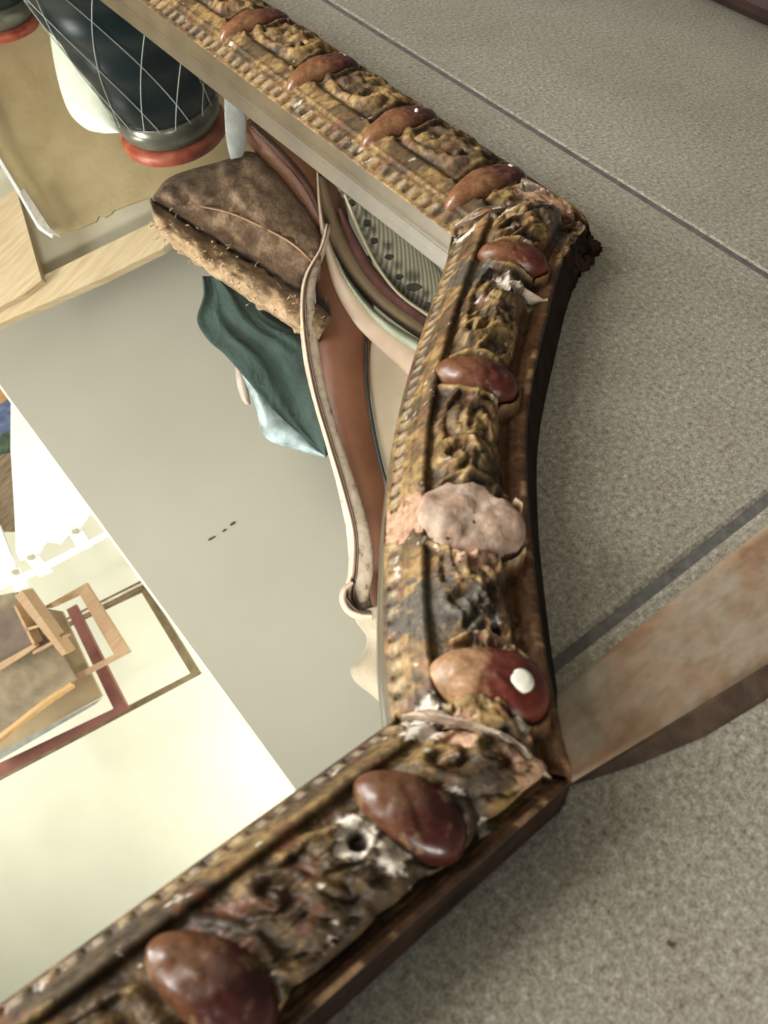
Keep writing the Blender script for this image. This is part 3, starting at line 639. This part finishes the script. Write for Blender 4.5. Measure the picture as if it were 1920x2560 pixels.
jug = loft('plastic_jug', [(120, 60), (140, 180), (170, 275), (215, 322), (260, 334)], [(330, 120), (330, 180), (330, 240), (330, 290), (330, 330)], 2.40, .08, .1, simple('white_plastic', (.60, .62, .50), (.68, .70, .58), 20, .4), m=20); tag(jug, 'white plastic jug standing behind the netted bottle', 'jug')

# the stripped armchair
def chair_frames():
    BUR = newmat('burlap', .95); m, nt, b = BUR
    n = nz(nt, 30, 6); r = ramp(nt, n.outputs[0], [(.3, (.13, .075, .04)), (.5, (.33, .21, .11)), (.72, (.46, .32, .18))])
    w1 = nt.nodes.new('ShaderNodeTexVoronoi'); w1.inputs['Scale'].default_value = 150; tc = nt.nodes.new('ShaderNodeTexCoord'); nt.links.new(tc.outputs['Object'], w1.inputs[0])
    nt.links.new(mixc(nt, .5, r.outputs[0], ramp(nt, w1.outputs[0], [(0, (1.3, 1.3, 1.3)), (.7, (.5, .5, .5))]).outputs[0], 'MULTIPLY'), b.inputs['Base Color']); bump(nt, b, n.outputs[0], 1, .008)
    DB = newmat('dark_jute', .95); m2, nt, b = DB
    n = nz(nt, 22, 8, rough=.7); r = ramp(nt, n.outputs[0], [(.3, (.085, .048, .030)), (.5, (.19, .115, .068)), (.7, (.34, .23, .14))])
    w1 = nt.nodes.new('ShaderNodeTexVoronoi'); w1.inputs['Scale'].default_value = 140; tc = nt.nodes.new('ShaderNodeTexCoord'); nt.links.new(tc.outputs['Object'], w1.inputs[0])
    nt.links.new(mixc(nt, .5, r.outputs[0], ramp(nt, w1.outputs[0], [(0, (1.3, 1.3, 1.3)), (.7, (.5, .5, .5))]).outputs[0], 'MULTIPLY'), b.inputs['Base Color']); bump(nt, b, n.outputs[0], 1, .008)
    ch = empty('stripped_armchair', refl(800, 700, 2.0)); tag(ch, 'armchair stripped to its burlap, curved pale wood arms and leather, reflected in the mirror', 'armchair')
    # seat: dark top and tan stuffed front
    loft('seat_top', [(380, 492), (430, 440), (560, 400), (625, 378), (690, 420), (770, 520), (805, 590)], [(385, 505), (470, 560), (560, 620), (680, 690), (745, 735), (800, 700)], 2.0, .10, .05, m2, ch, m=24, rough=.05, prof=lambda v, u: math.sin(math.pi*v)**.5)
    loft('seat_front', [(378, 495), (440, 540), (540, 605), (650, 670), (760, 740), (830, 790)], [(385, 560), (405, 590), (500, 665), (600, 735), (700, 800), (790, 860)], 1.97, .07, .08, m, ch, m=20, rough=.06, edge=16)
    loft('cord', [(500, 512), (580, 530), (690, 580), (745, 615), (785, 655)], [(502, 518), (580, 537), (688, 587), (742, 622), (780, 660)], 1.90, .006, .004, simple('jute_cord', (.28, .17, .09), (.36, .23, .13), 40, .9), ch)
    V, F_ = [], []; rg = random.Random(5)
    for q_ in range(110):
        u = rg.random(); c0 = np.array([385+(790-385)*u, 560+(845-560)*u])+np.array([rg.gauss(0, 9), rg.gauss(0, 10)])
        if rg.random() < .45: c0 -= np.array([-16, 62])*(.4+rg.random()*.6)
        an = rg.uniform(0, 6.28); ln = rg.uniform(8, 20); p1 = c0+ln*.5*np.array([math.cos(an), math.sin(an)]); p2 = p1+ln*.5*np.array([math.cos(an+rg.gauss(0, .9)), math.sin(an+rg.gauss(0, .9))])
        pts = [np.array(refl(*c0, 1.90)), np.array(refl(*p1, 1.875)), np.array(refl(*p2, 1.885))]; b0 = len(V)
        for p_ in pts:
            for a_ in range(3): V.append(p_+.0007*np.array([math.cos(a_*2.09), math.sin(a_*2.09), math.cos(a_*2.09+1)]))
        for i_ in range(2):
            for a_ in range(3): F_.append((b0+i_*3+a_, b0+i_*3+(a_+1) % 3, b0+i_*3+3+(a_+1) % 3, b0+i_*3+3+a_))
    th_ = mesh('frayed_threads', V, F_, simple('straw', (.20, .12, .06), (.50, .37, .22), 30, .9), ch); th_['kind'] = 'stuff'
    # leather back strip
    LE = simple('brown_leather', (.10, .034, .014), (.17, .066, .029), 6, .45, .0008, 120)
    loft('leather_back', [(785, 620), (790, 760), (800, 900), (820, 1080), (850, 1240), (900, 1480), (960, 1700)], [(930, 640), (935, 800), (925, 900), (930, 1050), (958, 1200), (1010, 1400), (1100, 1650)], 2.02, .03, .03, LE, ch)
    loft('leather_side', [(590, 320), (650, 395), (720, 480), (770, 560), (800, 640)], [(640, 285), (720, 345), (800, 415), (860, 500), (880, 600)], 1.99, .03, .03, LE, ch)
    loft('leather_edge', [(625, 318), (690, 385), (760, 470), (800, 550)], [(634, 308), (704, 374), (774, 458), (812, 540)], 1.955, .008, .01, simple('dark_seam', (.05, .02, .012), (.09, .035, .02), 20, .6), ch)
    loft('black_piping', [(912, 850), (912, 960), (930, 1080), (950, 1170), (965, 1225), (1005, 1400)], [(920, 850), (922, 960), (940, 1080), (960, 1170), (976, 1225), (1015, 1400)], 1.97, .008, .005, simple('black_piping', (.012, .010, .010), (.025, .02, .02), 40, .5), ch)
    loft('back_lining', [(922, 850), (924, 960), (942, 1080), (962, 1170), (980, 1225)], [(1080, 850), (1080, 960), (1080, 1080), (1080, 1170), (1080, 1225)], 2.04, .01, .02, simple('beige_lining', (.42, .33, .23), (.50, .40, .29), 10, .8), ch)
    # curved pale wood rails
    PW = newmat('stripped_pale_wood', .5); mp_, nt, b = PW
    tc = nt.nodes.new('ShaderNodeTexCoord'); n = nz(nt, 45, 6, vec=tc.outputs['Object'], rough=.7); r = ramp(nt, n.outputs[0], [(.33, (.13, .08, .05)), (.43, (.42, .33, .24)), (.62, (.55, .44, .34)), (.8, (.62, .52, .40))])
    nt.links.new(r.outputs[0], b.inputs['Base Color']); bump(nt, b, n.outputs[0], .4, .001)
    def rail(nm, c, wd, D, mat=mp_, **k):
        c = resample(c, 50); w_ = np.interp(np.linspace(0, 1, 50), np.linspace(0, 1, len(wd)), wd)
        d = np.gradient(c, axis=0); nn = np.stack([-d[:, 1], d[:, 0]], 1); nn /= np.linalg.norm(nn, axis=1)[:, None]
        return loft(nm, c+nn*w_[:, None]/2, c-nn*w_[:, None]/2, D, .02, .03, mat, ch, **k)
    PL = simple('pale_pink_wood', (.50, .36, .26), (.60, .46, .35), 14, .45)
    A1 = [(822, 560), (806, 620), (778, 690), (768, 770), (778, 880), (800, 990), (835, 1110), (868, 1220), (895, 1330), (902, 1420), (893, 1480), (905, 1530)]
    rail('arm_rail', A1, [14, 24, 34, 42, 44, 40, 40, 44, 52, 60, 62, 60], 1.92)
    rail('arm_bead', [(x-(13 if i > 1 else 3)-(8 if i > 8 else 0), y) for i, (x, y) in enumerate(A1)], [6, 8, 10, 11, 11, 11, 12, 12, 13, 14, 18, 14], 1.895, PL)
    rail('arm_groove', [(x-(4 if i > 1 else 0)-(5 if i > 8 else 0), y) for i, (x, y) in enumerate(A1)], [3, 3, 3, 4, 4, 4, 4, 4, 5, 5, 5, 5], 1.887, simple('dark_groove', (.10, .05, .035), (.16, .09, .06), 30, .7))
    rail('arm_scroll', [(882, 1455), (862, 1475), (858, 1500), (872, 1525), (900, 1538), (930, 1540)], [10, 18, 20, 22, 26, 20], 1.88, PL)
    rail('scroll_slot', [(868, 1496), (880, 1514), (900, 1530), (905, 1532)], [5, 8, 6, 3], 1.85, simple('slot_dark', (.06, .03, .02), (.1, .05, .03), 30, .8))
    A2 = [(794, 430), (800, 520), (815, 600), (850, 700), (905, 785), (975, 850), (1070, 930)]
    rail('front_rail', A2, [5, 10, 22, 44, 60, 70, 84], 1.94, PL)
    rail('green_band', [(838, 640), (870, 705), (925, 775), (990, 830), (1080, 885)], [4, 14, 20, 28, 34], 1.915, simple('faded_green', (.27, .29, .20), (.36, .37, .27), 20, .7))
    OL = simple('olive_brown_wood', (.15, .10, .055), (.21, .15, .085), 12, .5)
    rail('outer_rail', [(800, 440), (830, 560), (880, 660), (950, 745), (1040, 815), (1100, 850)], [20, 42, 48, 46, 46, 46], 1.96, OL)
    rail('plum_band', [(850, 520), (880, 600), (925, 680), (990, 745), (1080, 810)], [14, 30, 34, 32, 34], 1.95, simple('plum_velvet', (.055, .018, .015), (.13, .05, .04), 20, .9))
    WB = simple('striped_webbing', (.30, .28, .20), (.38, .35, .26), 30, .9)
    m5, nt, b = newmat('striped_webbing', .9); tc = nt.nodes.new('ShaderNodeTexCoord'); wv = nt.nodes.new('ShaderNodeTexWave'); wv.inputs['Scale'].default_value = 38; wv.inputs['Distortion'].default_value = .6
    wv.inputs['Detail'].default_value = 2; mp = nt.nodes.new('ShaderNodeMapping'); mp.inputs['Rotation'].default_value = (.4, .3, .35); nt.links.new(tc.outputs['Object'], mp.inputs[0]); nt.links.new(mp.outputs[0], wv.inputs[0])
    nt.links.new(ramp(nt, wv.outputs[0], [(.2, (.17, .15, .10)), (.8, (.33, .31, .23))]).outputs[0], b.inputs['Base Color'])
    loft('webbing', [(815, 430), (870, 520), (915, 600), (960, 690), (1010, 750), (1090, 800)], [(880, 470), (970, 540), (1030, 580), (1060, 620), (1090, 660), (1120, 700)], 1.99, .02, .02, m5, ch)
    loft('webbing_edge', [(858, 487), (900, 590), (945, 675), (1000, 742), (1080, 800)], [(866, 484), (908, 587), (952, 670), (1006, 736), (1086, 792)], 1.93, .006, .004, simple('cream_edge', (.42, .36, .24), (.5, .43, .3), 30, .8), ch)
    TK = simple('black_tack', (.012, .01, .01), (.03, .025, .02), 40, .6)
    for (x, y, r_) in ((880, 505, 11), (917, 556, 12), (935, 600, 12), (973, 640, 11), (998, 690, 11), (1035, 716, 18), (1070, 760, 10)):
        slab('tack', [(x+r_*math.cos(q)*random.uniform(.7, 1.2), y+r_*.6*math.sin(q)*random.uniform(.7, 1.2)) for q in np.linspace(0, 6.28, 10)[:-1]], 1.925, .012, TK, ch)
    # cloth wrapped stump of the leg under the scroll
    m6, nt, b = newmat('pale_canvas', .9); tc = nt.nodes.new('ShaderNodeTexCoord'); n = nz(nt, 12, 3, vec=tc.outputs['Object']); v1 = nt.nodes.new('ShaderNodeTexVoronoi'); v1.inputs['Scale'].default_value = 320; nt.links.new(tc.outputs['Object'], v1.inputs[0])
    nt.links.new(mixc(nt, .4, ramp(nt, n.outputs[0], [(.3, (.30, .245, .17)), (.7, (.40, .335, .245))]).outputs[0], ramp(nt, v1.outputs[0], [(0, (1.2,)*3), (.6, (.6,)*3)]).outputs[0], 'MULTIPLY'), b.inputs['Base Color'])
    loft('canvas_wrap', [(885, 1530), (890, 1555), (915, 1590), (912, 1620), (890, 1650), (876, 1675), (888, 1705), (925, 1735), (965, 1770)],
         [(1000, 1500), (1010, 1550), (1020, 1590), (1030, 1620), (1030, 1650), (1030, 1675), (1030, 1705), (1030, 1735), (1040, 1790)], 1.93, .06, .05, m6, ch)
    # torn white strip at the far corner of the seat
    loft('white_strip', [(560, 230), (562, 300), (566, 350), (576, 398)], [(616, 270), (616, 320), (614, 365), (606, 392)], 1.95, .008, .01, simple('grey_webbing', (.22, .22, .20), (.36, .36, .34), 26, .8, .001), ch)
    kids(ch)
    GC = newmat('green_cloth', .85); m7, nt, b = GC; n = nz(nt, 12, 7); n8 = nz(nt, 9, 6, dist=1.5); bump(nt, b, n8.outputs[0], 1, .02); nt.links.new(ramp(nt, n.outputs[0], [(.3, (.006, .015, .011)), (.7, (.022, .050, .036))]).outputs[0], b.inputs['Base Color'])
    gc = empty('green_bag', refl(650, 900, 2.1)); tag(gc, 'dark green cloth bag with pale printed side bulging below the burlap seat', 'bag')
    folds = lambda v, u: .5*math.sin(math.pi*v)+(1-.6*u)*(.9*float(fbm(np.array(v*5.0+u*1.5), np.array(u*1.3), 8, 2))-.3)+.22*math.sin(9*v+3*u)
    loft('cloth', [(505, 690), (508, 740), (492, 800), (520, 850), (560, 885), (600, 930), (660, 1000), (720, 1060), (780, 1110), (812, 1140)],
         [(560, 690), (640, 740), (700, 790), (800, 830), (850, 860), (850, 920), (850, 980), (850, 1040), (840, 1100), (816, 1142)], 2.12, .09, .05, m7, gc, m=40, prof=folds)
    loft('printed_side', [(590, 905), (610, 950), (640, 1020), (660, 1090), (720, 1120), (815, 1145)], [(592, 900), (640, 950), (690, 1010), (740, 1060), (780, 1105), (818, 1138)], 2.17, .03, .02, simple('pale_blue_print', (.10, .12, .11), (.40, .50, .50), 22, .45, detail=6), gc)
    loft('pink_tab', [(588, 915), (592, 960), (605, 1000), (615, 1012)], [(606, 915), (618, 960), (625, 1000), (628, 1010)], 2.19, .02, .015, simple('pinkish_plastic', (.30, .22, .18), (.42, .33, .28), 30, .5), gc)
    kids(gc)
chair_frames()
